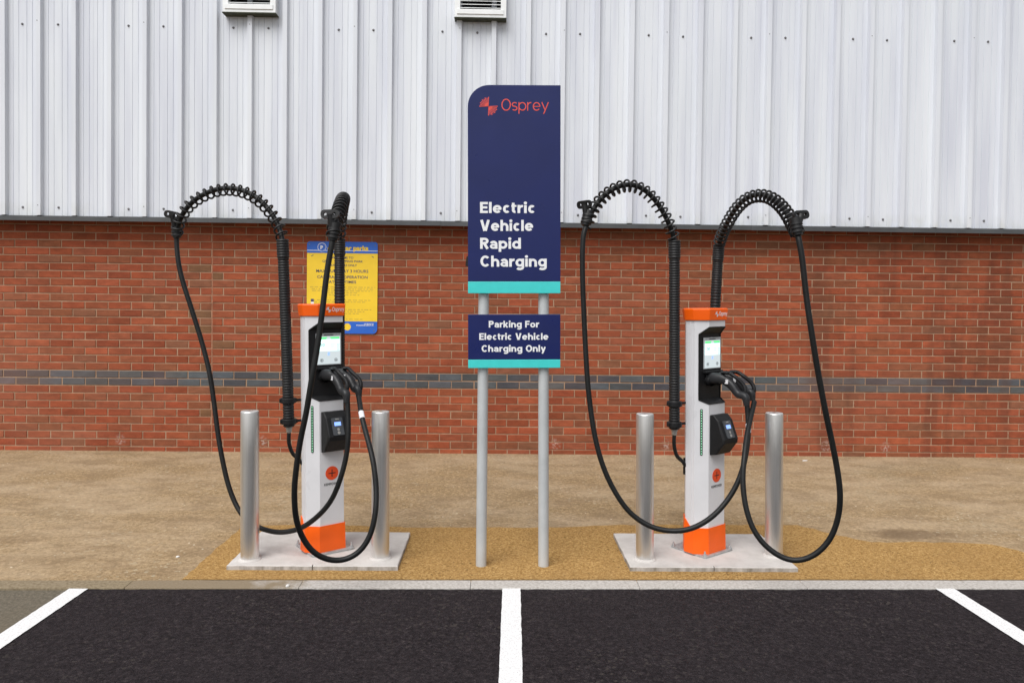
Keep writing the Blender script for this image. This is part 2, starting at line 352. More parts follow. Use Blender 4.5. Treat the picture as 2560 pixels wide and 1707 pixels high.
def glyph(ch, s):
    h = s/2; xh = .73
    def arc(cx, cy, rx, ry, a0, a1, n=18): return [(cx+rx*math.cos(math.radians(a0+(a1-a0)*i/n)), cy+ry*math.sin(math.radians(a0+(a1-a0)*i/n))) for i in range(n+1)]
    if ch == ' ': return .30, []
    if ch in 'EF':
        W = .60; L = [([(h, 0), (h, 1)], 1), ([(s, 1-h), (W, 1-h)], 1), ([(s, .51), (W*.93, .51)], .95)]
        if ch == 'E': L.append(([(s, h), (W, h)], 1))
        return W, L
    if ch == 'l': return s, [([(h, 0), (h, 1)], 1)]
    if ch == 'i': return s, [([(h, 0), (h, xh)], 1), ([(h, 1.03-s*.55-s*.001)], 0)]
    if ch == 'e': W = .68; return W, [(arc(W/2, xh/2, W/2-h, xh/2-h, 0, 320, 30), 1), ([(s*.6, xh/2), (W-s*.12, xh/2)], .72)]
    if ch == 'c': W = .57; return W, [(arc(W/2+.02, xh/2, W/2-h, xh/2-h, 45, 315, 26), 1)]
    if ch == 'C': W = .80; return W, [(arc(W/2+.02, .5, W/2-h, .51-h, 42, 318, 28), 1)]
    if ch == 'O': W = .84; return W, [(arc(W/2, .5, W/2-h, .51-h, 0, 360, 36), 1)]
    if ch == 'o': W = .70; return W, [(arc(W/2, xh/2, W/2-h, xh/2-h, 0, 360, 32), 1)]
    if ch == 't': W = .40; return W, [([(.155, .93), (.155, .26)]+arc(.155+.16, .26, .16, .26-h, 180, 275, 8), 1), ([(.01, xh-h*.8), (W, xh-h*.8)], .8)]
    if ch == 'r': W = .42; return W, [([(h, 0), (h, xh)], 1), (arc(h+.27, xh-h-.27, .27, .27, 175, 78, 10), 1)]
    if ch == 'V': W = .80; return W, [([(h*1.1, 1.0), (W/2-h*.28, 0)], 1.05), ([(W-h*1.1, 1.0), (W/2+h*.28, 0)], 1.05)]
    if ch == 'y': W = .68; return W, [([(h, xh), (W/2, .05)], 1), ([(W-h, xh), (W*.5, .03), (W*.30, -.27)], 1)]
    if ch in 'hn':
        W = .66; return W, [([(h, 0), (h, 1 if ch == 'h' else xh)], 1), (arc(W/2, xh-h-.25, W/2-h, .25, 172, 0, 14)+[(W-h, 0)], 1)]
    if ch in 'RP':
        W = .68; L = [([(h, 0), (h, 1)], 1), ([(s*.9, 1-h), (W-.30, 1-h)]+arc(W-.30, .72-h*.1, .30-h, .28-h*.9, 90, -90, 12)+[(s*.9, .44+h*.7)], 1)]
        if ch == 'R': L.append(([(W*.52, .44), (W-h*.8, 0)], 1.05))
        return W, L
    if ch == 'a': W = .63; return W, [(arc(W/2-.01, xh-h-.20, W/2-h, .20, 158, 0, 14)+[(W-h, 0)], 1), (arc(W/2-.02, .225, W/2-h-.01, .225-h*.8, 0, 360, 26), .8)]
    if ch in 'pd':
        W = .70; x = h if ch == 'p' else W-h
        return W, [([(x, -.27), (x, xh)] if ch == 'p' else [(x, 0), (x, 1)], 1), (arc(W/2, xh/2, W/2-h, xh/2-h, 0, 360, 30), 1)]
    if ch == 'g': W = .70; return W, [([(W-h, xh), (W-h, -.06)]+arc(W/2, -.06, W/2-h, .21-h*.6, 0, -150, 14), 1), (arc(W/2, xh/2, W/2-h, xh/2-h, 0, 360, 30), 1)]
    if ch == 'k': W = .66; return W, [([(h, 0), (h, 1)], 1), ([(s*.9, .28), (W-s*.65, xh)], 1), ([(s*1.25, .42), (W-s*.55, 0)], 1)]
    if ch == 's':
        W = .52; r = (xh-s)/4; return W, [(arc(W/2, xh-h-r, W/2-h, r, 35, 270, 14)+arc(W/2, h+r, W/2-h, r, 90, -145, 14), 1)]
    return .3, []
def sign_text(mb, body, x, base, cap, width, fn, d, s=.208, thick=.0008, gap=.085):
    adv = 0; items = []
    for ch in body:
        W, L = glyph(ch, s); items.append((adv, L)); adv += W+gap
    tot = adv-gap; kx = width/tot; ky = cap
    T = lambda p, a: (x+(p[0]+a)*kx, base+p[1]*ky)
    q = 0
    for a, L in items:
        for pts, m in L:
            q += 1; dd = d+.00003*(q % 5)
            if m == 0:
                c = pts[0]; mb.prism([T((c[0]+s*.62*math.cos(2*PI*i/16), c[1]+s*.62*math.sin(2*PI*i/16)), a) for i in range(16)], fn, d, dd+thick); continue
            hw = s*m/2; n = len(pts); Lp = []; Rp = []; closed = math.dist(pts[0], pts[-1]) < 1e-6
            for i, p in enumerate(pts):
                p0 = pts[i-1] if i > 0 else (pts[-2] if closed else p); p1 = pts[i+1] if i < n-1 else (pts[1] if closed else p)
                tx, ty = p1[0]-p0[0], p1[1]-p0[1]; l = math.hypot(tx, ty) or 1
                nx_, ny_ = -ty/l*hw, tx/l*hw
                if abs(ty/l) > .9 and n == 2: pass
                Lp.append((p[0]+nx_, p[1]+ny_)); Rp.append((p[0]-nx_, p[1]-ny_))
            for i in range(n-1):
                quad = [T(Lp[i], a), T(Rp[i], a), T(Rp[i+1], a), T(Lp[i+1], a)]
                mb.prism(quad, fn, d, dd+thick)
def burst(mb, cx, cy, r, fn, d, thick=.0008):
    # the two-quadrant ray emblem: one fan up-left, one fan down-right
    for a0 in (90, 270):
        for i in range(9):
            a = math.radians(a0+i*90/8); da = math.radians(2.9)
            r1 = r*(1.0 if i % 2 == 0 else .93); r0 = r*.06
            q = [(cx+r0*math.cos(a-da*4), cy+r0*math.sin(a-da*4)), (cx+r1*math.cos(a-da), cy+r1*math.sin(a-da)), (cx+r1*math.cos(a+da), cy+r1*math.sin(a+da)), (cx+r0*math.cos(a+da*4), cy+r0*math.sin(a+da*4))]
            mb.prism(q, fn, d, d+thick)
        q = [(cx, cy)]+[(cx+r*.42*math.cos(math.radians(a0+i*15)), cy+r*.42*math.sin(math.radians(a0+i*15))) for i in range(7)]
        mb.prism(q, fn, d, d+thick*.8)

# ------------------------------------------------------------------ ground
def sheet(pts, z, name, mat, thick=.0):
    mb = MB()
    if thick: mb.loft([[(x, y, z-thick) for x, y in pts], [(x, y, z) for x, y in pts]])
    else: mb.add([(x, y, z) for x, y in pts], [tuple(range(len(pts)))])
    return tag(mb.build(name, mat), kind='structure')
def wob(a, b, n, amp, seed=0):
    rnd = random.Random(seed); out = []
    for i in range(n):
        t = i/n; j = (0 if i == 0 else rnd.uniform(-amp, amp))
        out.append((a[0]+(b[0]-a[0])*t+j*.6, a[1]+(b[1]-a[1])*t+j))
    return out
kf = lambda x: -3.503+.0097*(x-.09)          # front edge of the kerb
kb = lambda x: -3.396+.0115*x                # back edge of the kerb
sheet([(-300, -300), (300, -300), (300, 300), (-300, 300)], -.012, 'ground', 'old_asphalt')
car_park = sheet([(-2.19, -14)]+[(14, -14), (14, kf(14)-.002)]+wob((3.4, kf(3.4)-.002), (-2.19, kf(-2.19)-.002), 120, .006, 3)+[(-2.19, kf(-2.19)-.002)], -.006, 'car_park', 'new_asphalt')
sheet([(-12, kb(-12)-.02), (14, kb(14)-.02), (14, .05), (-12, .05)], 0, 'footpath', 'footpath', .02)
pts = []
PP = [(-1.70, -3.41), (-.2, -3.393), (1.5, -3.372), (3.62, -3.352), (3.50, -3.16), (3.20, -2.74), (2.80, -2.70), (2.44, -2.71), (2.25, -2.53), (2.10, -2.345), (1.5, -2.35), (.83, -2.37), (.46, -2.43), (-.18, -2.445), (-.54, -2.45), (-1.0, -2.415), (-1.30, -2.40), (-1.69, -2.44)]
for i, a in enumerate(PP):
    b = PP[(i+1) % len(PP)]; n = max(2, int(math.dist(a, b)/.05)); pts += wob(a, b, n, .004 if i < 3 else .012, i)
sheet(pts, .004, 'resin_patch', 'resin_patch')
# kerb: flush concrete edging stones
kerb = empty('kerb'); tag(kerb, kind='structure')
x = -12.0; i = 0
while x < 13.6:
    x1 = x+.912
    mb = MB(); mb.loft([[(x, kf(x), -.10), (x1, kf(x1), -.10), (x1, kb(x1), -.10), (x, kb(x), -.10)], [(x, kf(x), .001), (x1, kf(x1), .001), (x1, kb(x1), .003), (x, kb(x), .003)]])
    mb.build('kerb_stone', 'kerb_concrete' if x > -2.6 else 'kerb_weathered', kerb, bevel=.004)
    x = x1+.0015; i += 1
# painted bay lines (parts of the car park surface)
def line(a, b, wdt, seed):
    rnd = random.Random(seed); n = 60; L = []; R = []
    for i in range(n+1):
        t = i/n; x = a[0]+(b[0]-a[0])*t; y = a[1]+(b[1]-a[1])*t
        L.append((x-wdt/2+rnd.uniform(-.0014, .0014), y, -.0015)); R.append((x+wdt/2+rnd.uniform(-.0014, .0014), y, -.0015))
    mb = MB(); mb.add(L+R, [(j, n+1+j, n+2+j, j+1) for j in range(n)])
    return mb.build('white_line', 'line_paint', car_park)
line((-2.187, kf(-2.187)-.004), (-2.225, -5.4), .098, 1)
line((.095, kf(.095)+.004), (.052, -5.4), .097, 2)
line((2.461, kf(2.461)+.002), (2.50, -5.4), .102, 3)

# ------------------------------------------------------------------ warehouse wall
WX0, WX1, WTOP = -6.6, 7.0, 5.4
wh = tag(empty('warehouse', (0, 0, 0)), 'warehouse front with red brick base, blue brick band and pale ribbed metal cladding above', 'building')
wall = MB().box(WX0, WX1, .0052, .30, -.1, WTOP).build('brick_wall', 'mortar', wh)
JX = -2.807                                     # movement joint
MB().box(JX-.0055, JX+.0055, .0015, .02, 0, 2.3).build('movement_joint', 'sealant', wall)
def brick_mesh(wd, h):
    c = .003; d = .05
    v = [(c, 0, c), (wd-c, 0, c), (wd-c, 0, h-c), (c, 0, h-c), (0, c, 0), (wd, c, 0), (wd, c, h), (0, c, h), (0, d, 0), (wd, d, 0), (wd, d, h), (0, d, h)]
    f = [(0, 1, 2, 3), (4, 5, 1, 0), (5, 6, 2, 1), (6, 7, 3, 2), (7, 4, 0, 3), (8, 9, 5, 4), (9, 10, 6, 5), (10, 11, 7, 6), (11, 8, 4, 7)]
    return v, f
RED = [(0.275, 0.066, 0.029)]*6+[(0.238, 0.057, 0.025)]*4+[(0.315, 0.080, 0.036)]*3+[(0.233, 0.075, 0.036)]*4+[(0.214, 0.084, 0.045)]*1+[(0.284, 0.083, 0.041)]*3+[(0.259, 0.070, 0.032)]*4
BLU = [(.072, .080, .088), (.085, .092, .098), (.06, .064, .07), (.078, .09, .102), (.055, .056, .066)]
bricks = []
for kc in range(-3, 29):
    zt = .795-.075*(kc-18); zb = zt-.075+.005; zt2 = zt-.005
    zb = max(zb, -.03)
    off = -4.8376+(0 if kc % 2 == 0 else .1125)+random.uniform(-.006, .006)
    j = math.floor((WX0-off)/.225)
    while off+.225*j < WX1:
        a = off+.225*j+.005+random.uniform(-.0012, .0012); b = off+.225*(j+1)-.005+random.uniform(-.0012, .0012); j += 1
        a = max(a, WX0); b = min(b, WX1)
        segs = [(a, b)]
        if a < JX+.006 and b > JX-.006: segs = [(a, JX-.006), (JX+.006, b)]
        for (p, q) in segs:
            if q-p < .02: continue
            blue = kc in (18, 19)
            cc = random.choice(BLU if blue else RED)
            if not blue and abs((p+q)/2-JX) < .16 and random.random() < .3: cc = (.18, .088, .044)
            g = random.uniform(.93, 1.07); cc = tuple(min(1, t*g*random.uniform(.97, 1.03)) for t in cc)
            bricks.append(dict(x=p, z=zb+random.uniform(-.001, .001), w=q-p, h=zt2-zb, y=random.uniform(-.0018, .0018), c=cc, blue=blue, full=abs(q-p-.215) < .006 and zt2-zb > .06))
for b in bricks:
    q = [to_pixel((b['x']+dx, 0, b['z']+dz)) for dx, dz in ((0, 0), (b['w'], 0), (b['w'], b['h']), (0, b['h']))]
    xs = [t[0] for t in q]; ys = [t[1] for t in q]
    b['view'] = min(xs) > 0 and max(xs) < 2560 and min(ys) > 600
    b['area'] = (max(xs)-min(xs))*(q[0][1]-q[3][1])
cand = sorted([b for b in bricks if b['view'] and b['full'] and not b['blue']], key=lambda b: -b['area'])[:300]
blues = [b for b in bricks if b['blue'] and b['view']]
single = set(id(b) for b in cand) | set(id(b) for b in blues)
def shared_brick(mat):
    v, f = brick_mesh(.215, .065); return MB().add(v, f).mesh('brick', mat)
me_red = shared_brick('brick_single'); me_blue = shared_brick('blue_brick')
for b in bricks:
    if id(b) in single:
        o = link('blue_brick' if b['blue'] else 'brick', me_blue if b['blue'] else me_red, wall, (b['x'], b['y'], b['z']))
        o.scale = (b['w']/.215, 1, b['h']/.065); o.color = (*b['c'], 1)
for nm, isb, mat in (('brickwork', False, 'brick_many'), ('blue_brickwork', True, 'blue_many')):
    V = []; F = []; Ct = []
    for b in bricks:
        if id(b) in single or b['blue'] != isb: continue
        v, f = brick_mesh(b['w'], b['h']); o = len(V)
        V += [(x+b['x'], y+b['y'], z+b['z']) for x, y, z in v]; F += [tuple(i+o for i in t) for t in f]; Ct += [b['c']]*len(v)
    me = bpy.data.meshes.new(nm); me.from_pydata(V, [], F); me.update()
    at = me.attributes.new('tint', 'FLOAT_COLOR', 'POINT'); at.data.foreach_set('color', [t for c in Ct for t in (*c, 1)])
    me.materials.append(M[mat]); o = link(nm, me, wall); tag(o, kind='stuff')

# drip flashing between brick and cladding
mb = MB()
prof = [(.004, 2.287), (-.165, 2.287), (-.187, 2.280), (-.190, 2.238), (-.182, 2.238), (-.180, 2.268), (.004, 2.272)]
for i, (a, b) in enumerate(((WX0, -3.62), (-3.618, -.55), (-.548, 2.46), (2.462, 5.4), (5.402, WX1))):
    m2 = MB(); dz = (.0, .0025, .001, -.001, .001)[i]
    m2.loft([[(x, y-(.001 if i % 2 else 0), z+dz) for y, z in prof] for x in (a, b)])
    m2.build('drip_flashing', 'flashing', wh)
# ribbed sheets: three ribs to a sheet
PITCH_R, RX0 = .3379*.986, -4.7873*.986
def sheet_profile(x0, nr, extra):
    YP = -.145; D = .042; half = .021; run = .009
    p = [(x0-PITCH_R/2-.004, YP)]
    for i in range(nr):
        c = x0+i*PITCH_R
        if i > 0 or True:
            # minor stiffening creases in the pan to the left of this rib
            for f_ in (-.385, -.225) if i == 0 else (-.775, -.615, -.385, -.225):
                xx = c+f_*PITCH_R; p += [(xx-.0035, YP), (xx-.0012, YP+.0042), (xx+.0012, YP+.0042), (xx+.0035, YP)]
        p += [(c-half-run, YP), (c-half, YP-D), (c+half, YP-D), (c+half+run, YP)]
    c = x0+(nr-1)*PITCH_R
    for f_ in (.225, .385):
        xx = c+f_*PITCH_R; p += [(xx-.0035, YP), (xx-.0012, YP+.0042), (xx+.0012, YP+.0042), (xx+.0035, YP)]
    p.append((c+PITCH_R/2, YP))
    return p
bolt_me = MB().loft([[(r*math.cos(2*PI*i/10), y, r*math.sin(2*PI*i/10)) for i in range(10)] for r, y in ((.0115, 0), (.0115, -.003), (.008, -.004), (.0075, -.010), (.004, -.012))]).mesh('bolt_head', 'bolt_steel', True)
screw_me = MB().loft([[(r*math.cos(2*PI*i/8), y, r*math.sin(2*PI*i/8)) for i in range(8)] for r, y in ((.0045, 0), (.004, -.003))]).mesh('screw_head', 'bolt_steel')
for s in range(-2, 12):
    x0 = RX0+s*3*PITCH_R
    if x0 < WX0+.1 or x0+2*PITCH_R > WX1: continue
    dy = .0012*(s % 2); tilt = random.uniform(-.0012, .0012)
    pr = sheet_profile(x0, 3, 0); n = len(pr); zs = (2.290, WTOP)
    # real sheet thickness: front and back skins
    v = []
    for z in zs:
        v += [(x+tilt*(z-2.3), y+dy, z) for x, y in pr]
    for z in zs:
        v += [(x+tilt*(z-2.3), y+dy+.0014, z) for x, y in pr]
    f = []
    for j in range(n-1):
        f.append((j, j+1, n+j+1, n+j)); f.append((2*n+j+1, 2*n+j, 3*n+j, 3*n+j+1)); f.append((j+1, j, 2*n+j, 2*n+j+1)); f.append((n+j, n+j+1, 3*n+j+1, 3*n+j))
    f += [(0, n, 3*n, 2*n), (n-1, 3*n-1, 4*n-1, 2*n-1)]
    sh = MB().add(v, f).build('cladding_sheet', 'cladding', wh)
    for c in (.5, 1.5):
        for z in (2.3675, 4.110):
            link('bolt_head', bolt_me, sh, (x0+c*PITCH_R+random.uniform(-.004, .004), -.145+dy, z+random.uniform(-.004, .004)))
    for z in (2.385, 4.132): link('screw_head', screw_me, sh, (x0+1*PITCH_R+random.uniform(-.01, .01), -.187+dy, z))
# louvred vents
def vent(x0, x1, z0, h):
    yb, yf = -.145, -.245
    fr = MB(); W = .052
    o_ = [(x0, z0), (x1, z0), (x1, z0+h), (x0, z0+h)]
    i_ = [(x0+W, z0+.078), (x1-W, z0+.078), (x1-W, z0+h-W), (x0+W, z0+h-W)]
    fr.loft([[(x, yb, z) for x, z in o_], [(x, yf, z) for x, z in o_], [(x, yf-.0, z) for x, z in i_], [(x, yb-.02, z) for x, z in i_]], False, False)
    v = fr.build('vent', 'white_vent', wh, bevel=.002)
    MB().box(x0+W-.01, x1-W+.01, yb-.018, yb-.010, z0+.07, z0+h-W+.01).build('back_panel', 'vent_dark', v)
    # inner frame bead and sill
    b = MB(); a0, a1 = x0+.022, x1-.026
    b.loft([[(a0, yf-.001, z0+.026), (a1, yf-.001, z0+.026), (a1, yf-.001, z0+.074), (a0, yf-.001, z0+.074)], [(a0, yf-.008, z0+.030), (a1, yf-.008, z0+.030), (a1, yf-.008, z0+.072), (a0, yf-.008, z0+.072)]]).build('sill_bead', 'white_vent', v)
    MB().box(x0-.003, x1+.003, yf-.004, yb+.002, z0-.0095, z0-.0005).build('underside_shade_strip', 'algae_and_shade', v)  # strip added to darken the vent underside; algae and shade in its colour
    z = z0+.094
    while z < z0+h-W:
        m = MB(); m.add([(x0+W-.004, yf+.004, z-.007), (x1-W+.004, yf+.004, z-.007), (x1-W+.004, yf+.004, z-.001), (x0+W-.004, yf+.004, z-.001), (x0+W-.004, yb-.022, z+.022), (x1-W+.004, yb-.022, z+.022), (x1-W+.004, yb-.022, z+.028), (x0+W-.004, yb-.022, z+.028)],
                        [(0, 1, 2, 3), (4, 7, 6, 5), (0, 4, 5, 1), (3, 2, 6, 7), (0, 3, 7, 4), (1, 5, 6, 2)])
        m.build('louvre', 'white_vent', v); z += .033
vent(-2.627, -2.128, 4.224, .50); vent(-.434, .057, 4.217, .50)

# ------------------------------------------------------------------ parking notice on the brick wall
nx, nz = -1.876, 1.182
notice = tag(empty('parking_notice', (nx, -.002, nz)), 'yellow and blue car park rules notice fixed to the brick wall behind the left charger', 'sign')
NF = lambda u, v, d: (u, -.006-d, v)
NW, NH = .694, .905
def U(px): return (px-100)/1068*NW
def Vv(py): return (1470-py)/1395*NH
MB().prism(rounded(0, NW, 0, NH, (.004, .045, .03, .03)), NF, 0, .003).build('board', 'notice_yellow', notice)
MB().prism(rounded(0, NW, Vv(250), NH, (0, 0, .03, .03)), NF, .0034, .0042).build('header_band', 'notice_blue', notice)
MB().prism(rounded(0, NW, 0, Vv(1283), (.004, .045, 0, 0)), NF, .0034, .0042).build('footer_band', 'notice_blue', notice)
mb = MB(); mb.prism([(0, Vv(216)), (NW, Vv(216)), (NW, Vv(208)), (0, Vv(208))], NF, .0043, .0047)
circ = lambda cx, cy, r, n=28: [(cx+r*math.cos(2*PI*i/n), cy+r*math.sin(2*PI*i/n)) for i in range(n)]
mb.prism(circ(U(325), Vv(162), .043), NF, .0043, .0050)
mb.build('white_ring', 'sign_white', notice)
MB().prism(circ(U(325), Vv(162), .0385), NF, .0051, .0054).build('roundel', 'notice_blue', notice)
mb = MB(); add_text(mb, 'P', U(302), Vv(190), .036, .026, NF, .0055, .05); mb.build('lettering', 'sign_white', notice); mb = MB()
for i in range(12): mb.prism(circ(U(325)+.033*math.cos(i*PI/6), Vv(162)+.033*math.sin(i*PI/6), .0022, 8), NF, .0055, .0058)
tag(mb.build('roundel_stars', 'sign_white', notice), kind='stuff'); mb = MB()
add_text(mb, 'ON BEHALF OF', U(968), Vv(1328), .011, U(1115)-U(968), NF, .0043, .03)
mb.build('lettering', 'sign_white', notice); mb = MB()
add_text(mb, 'BROOKHOUSE GROUP LTD', U(852), Vv(1350), .011, U(1115)-U(852), NF, .0043, .03)
mb.build('lettering', 'sign_white', notice)
mb = MB(); add_text(mb, 'euro car parks', U(410), Vv(202), .046, U(1025)-U(410), NF, .0048, .045); mb.build('yellow_lettering', 'notice_yellow', notice)
mb = MB(); mb.prism(circ(U(715), Vv(1368), .032), NF, .0043, .0047)
for i in range(16): mb.prism(circ(U(715)+.034*math.cos(i*PI/8), Vv(1368)+.034*math.sin(i*PI/8), .004, 6), NF, .0043, .0046)
mb.build('sun_emblem', 'notice_yellow', notice)
mb = MB()
for s, x0, x1, base, cap in (('WELCOME TO', 468, 800, 333, 32), ('QU', 333, 412, 388, 32), ('SHOPPING PARK', 540, 945, 388, 32), ('CUSTOMERS ONLY', 430, 855, 448, 32), ('MAXIMUM STAY 3 HOURS', 240, 1028, 542, 44), ('CAMERAS IN OPERATION', 255, 1018, 632, 42), ('AT ALL TIMES', 430, 845, 705, 40)):
    add_text(mb, s, U(x0), Vv(base), cap/1395*NH, U(x1)-U(x0), NF, .0034, .012); mb.build('lettering', 'notice_ink', notice); mb = MB()
mb.prism([(U(160), Vv(298)), (U(195), Vv(276)), (U(200), Vv(284)), (U(166), Vv(304))], NF, .0034, .004); mb.prism([(U(1075), Vv(286)), (U(1112), Vv(306)), (U(1104), Vv(314)), (U(1082), Vv(300))], NF, .0034, .004)
mb.prism([(U(162), Vv(990)), (U(207), Vv(990)), (U(207), Vv(948)), (U(162), Vv(948))], NF, .0034, .004)
tag(mb.build('dark_icons', 'notice_ink', notice), kind='stuff')
MB().prism([(U(162), Vv(1045)), (U(207), Vv(1045)), (U(207), Vv(993)), (U(162), Vv(993))], NF, .0034, .004).build('white_icon', 'sign_white', notice)
mb = MB(); rnd = random.Random(5)
for y, x0, x1 in ((765, 150, 1135), (795, 175, 1110), (822, 180, 1100), (850, 420, 860), (883, 370, 910), (962, 215, 1075), (990, 215, 1000), (1018, 215, 700), (1105, 215, 1090), (1135, 215, 985), (1165, 215, 910), (1252, 180, 960)):
    x = x0
    while x < x1:
        wd = rnd.uniform(25, 75); e = min(x+wd, x1)
        n = max(1, int((e-x)/13))
        for i in range(n):
            a = x+i*13; mb.prism([(U(a), Vv(y+6)), (U(a+8.5), Vv(y+6)), (U(a+8.5), Vv(y-6)), (U(a), Vv(y-6))], NF, .0034, .0037)
        x = e+14
tag(mb.build('small_print', 'notice_faint', notice), kind='stuff')
mb = MB()
for x, y in ((135, 118), (1130, 125), (130, 1430), (1120, 1420)): mb.prism(circ(U(x), Vv(y), .006, 10), NF, .0043, .007)
mb.build('fixing_screws', 'bolt_steel', notice)

# ------------------------------------------------------------------ charging sign on two posts
LEAN = Matrix.Rotation(math.radians(-.7), 4, 'Y')
sg = empty('charging_sign', mat=Matrix.Translation((.107, -3.168, 0)) @ LEAN)
tag(sg, 'tall navy charging sign with white lettering and teal stripes on two grey posts', 'sign')
def post(xb, xt, top):
    m = MB(); r = .0305
    m.loft([[(xb+(xt-xb)*t+r*math.cos(2*PI*j/28), r*math.sin(2*PI*j/28), -.1+(top+.1)*t) for j in range(28)] for t in (0, .25, .5, .75, 1)])
    return m.build('post', 'post_grey', sg, smooth=True)
X = lambda x: x-.107
post(X(-.076), X(-.046), 2.66); post(X(.287), X(.287), 2.66)
SF = lambda u, v, d: (X(u), -.034-d, v)
sx0, sx1 = -.146, .380
pan = MB().prism(rounded(sx0, sx1, 1.6475, 2.757, (0, 0, 0, .122), 12), SF, 0, .020).build('sign_panel', 'sign_navy', sg, bevel=.002)
MB().prism([(sx0, 1.580), (sx1, 1.580), (sx1, 1.6470), (sx0, 1.6470)], SF, 0, .020).build('teal_stripe', 'sign_teal', sg, bevel=.002)
A = lambda px: sx0+(px-60)*.000785
B = lambda py: 1.582+(1550-py)*.000778
for s, x1, base in (('Electric', 547, 968), ('Vehicle', 532, 1098), ('Rapid', 443, 1228), ('Charging', 630, 1358)):
    mb = MB(); sign_text(mb, s, A(148), B(base), .0625, A(x1)-A(148), SF, .0203); mb.build('lettering', 'sign_white', pan)
mb = MB(); sign_text(mb, 'Osprey', A(303), B(226), .066, A(645)-A(303), SF, .0203, .088); mb.build('lettering', 'sign_coral', pan)
mb = MB(); burst(mb, A(210), B(195), .052, SF, .0203); mb.build('logo', 'sign_coral', pan)
low = MB().prism([(sx0, 1.2035), (sx1, 1.2035), (sx1, 1.4605), (sx0, 1.4605)], SF, 0, .018).build('lower_panel', 'sign_navy', sg, bevel=.002)
MB().prism([(sx0, 1.155), (sx1, 1.155), (sx1, 1.2030), (sx0, 1.2030)], SF, 0, .018).build('teal_stripe', 'sign_teal', sg, bevel=.002)
A2 = lambda px: sx0+(px-65)*.001042
B2 = lambda py: 1.4605-(py-147)*.001048
for s, x0, x1, base in (('Parking For', 178, 453, 218), ('Electric Vehicle', 126, 504, 285), ('Charging Only', 138, 490, 350)):
    mb = MB(); sign_text(mb, s, A2(x0), B2(base), .038, A2(x1)-A2(x0), SF, .0183); mb.build('lettering', 'sign_white', low)
for xx in (X(-.06), X(.287)):                  # clips holding the panels to the posts
    for z in (1.75, 2.45, 1.30):
        m = MB(); m.loft([[(xx+.034*math.cos(2*PI*j/20), .034*math.sin(2*PI*j/20), z+dz) for j in range(20)] for dz in (-.015, .015)]); m.build('post_clip', 'galvanised', sg, smooth=True)

# ------------------------------------------------------------------ concrete slabs and steel bollards
def slab(x0, x1, y0, y1, label, seed):
    rnd = random.Random(seed); root = tag(empty('concrete_slab', ((x0+x1)/2, (y0+y1)/2, 0)), label, 'slab', 'concrete slabs under the chargers')
    xm = (x0+x1)/2; cy = (y0+y1)/2; out = []
    for p, q, n in (((x0, y0), (xm-.003, y0), 16), ((xm-.003, y0), (xm-.002, y0+.022), 1), ((xm-.002, y0+.022), (xm+.002, y0+.022), 1), ((xm+.002, y0+.022), (xm+.003, y0), 1), ((xm+.003, y0), (x1, y0), 16), ((x1, y0), (x1, y1), 14), ((x1, y1), (x0, y1), 30), ((x0, y1), (x0, y0), 14)):
        for i in range(n):
            t = i/n; j = 0 if i == 0 else rnd.uniform(-.0022, .0022); out.append((p[0]+(q[0]-p[0])*t+j, p[1]+(q[1]-p[1])*t+j))
    ring = lambda z, k_: [((x-xm)*(1-.008*k_), (y-cy)*(1-.012*k_), z) for x, y in out]
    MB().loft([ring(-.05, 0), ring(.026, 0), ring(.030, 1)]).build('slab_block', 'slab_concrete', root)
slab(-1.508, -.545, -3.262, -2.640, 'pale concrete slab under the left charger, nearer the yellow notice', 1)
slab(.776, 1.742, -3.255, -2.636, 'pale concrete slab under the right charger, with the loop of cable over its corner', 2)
def bollard(x, y, label, lean):
    root = empty('bollard', mat=Matrix.Translation((x, y, .03)) @ Matrix.Rotation(math.radians(lean), 4, 'Y'))
    tag(root, label, 'bollard', 'stainless steel bollards beside the chargers')
    MB().lathe([(.0515, -.02), (.0515, .20), (.0515, .40), (.0515, .60), (.0515, .848), (.0508, .851)], 48).build('tube', 'stainless', root, smooth=True, angle=30)
    MB().lathe([(.0510, .8515), (.0505, .855), (.047, .8575), (.03, .8585), (.004, .859)], 48).build('cap', 'stainless', root, smooth=True, angle=50)
    MB().lathe([(.066, .0003), (.060, .005), (.0525, .010), (.0518, .010)], 40).build('base_grout', 'slab_concrete', root, smooth=True)
bollard(-1.411, -3.155, 'leftmost steel bollard, standing in front of the left charger\'s outer cable', -.3)
bollard(-.664, -3.123, 'steel bollard right of the left charger, behind its front cable loop', -.4)
bollard(.886, -3.123, 'steel bollard left of the right charger, with a cable crossing in front of it', -.8)
bollard(1.677, -3.05, 'rightmost steel bollard, standing inside the right charger\'s big cable loop', -.9)

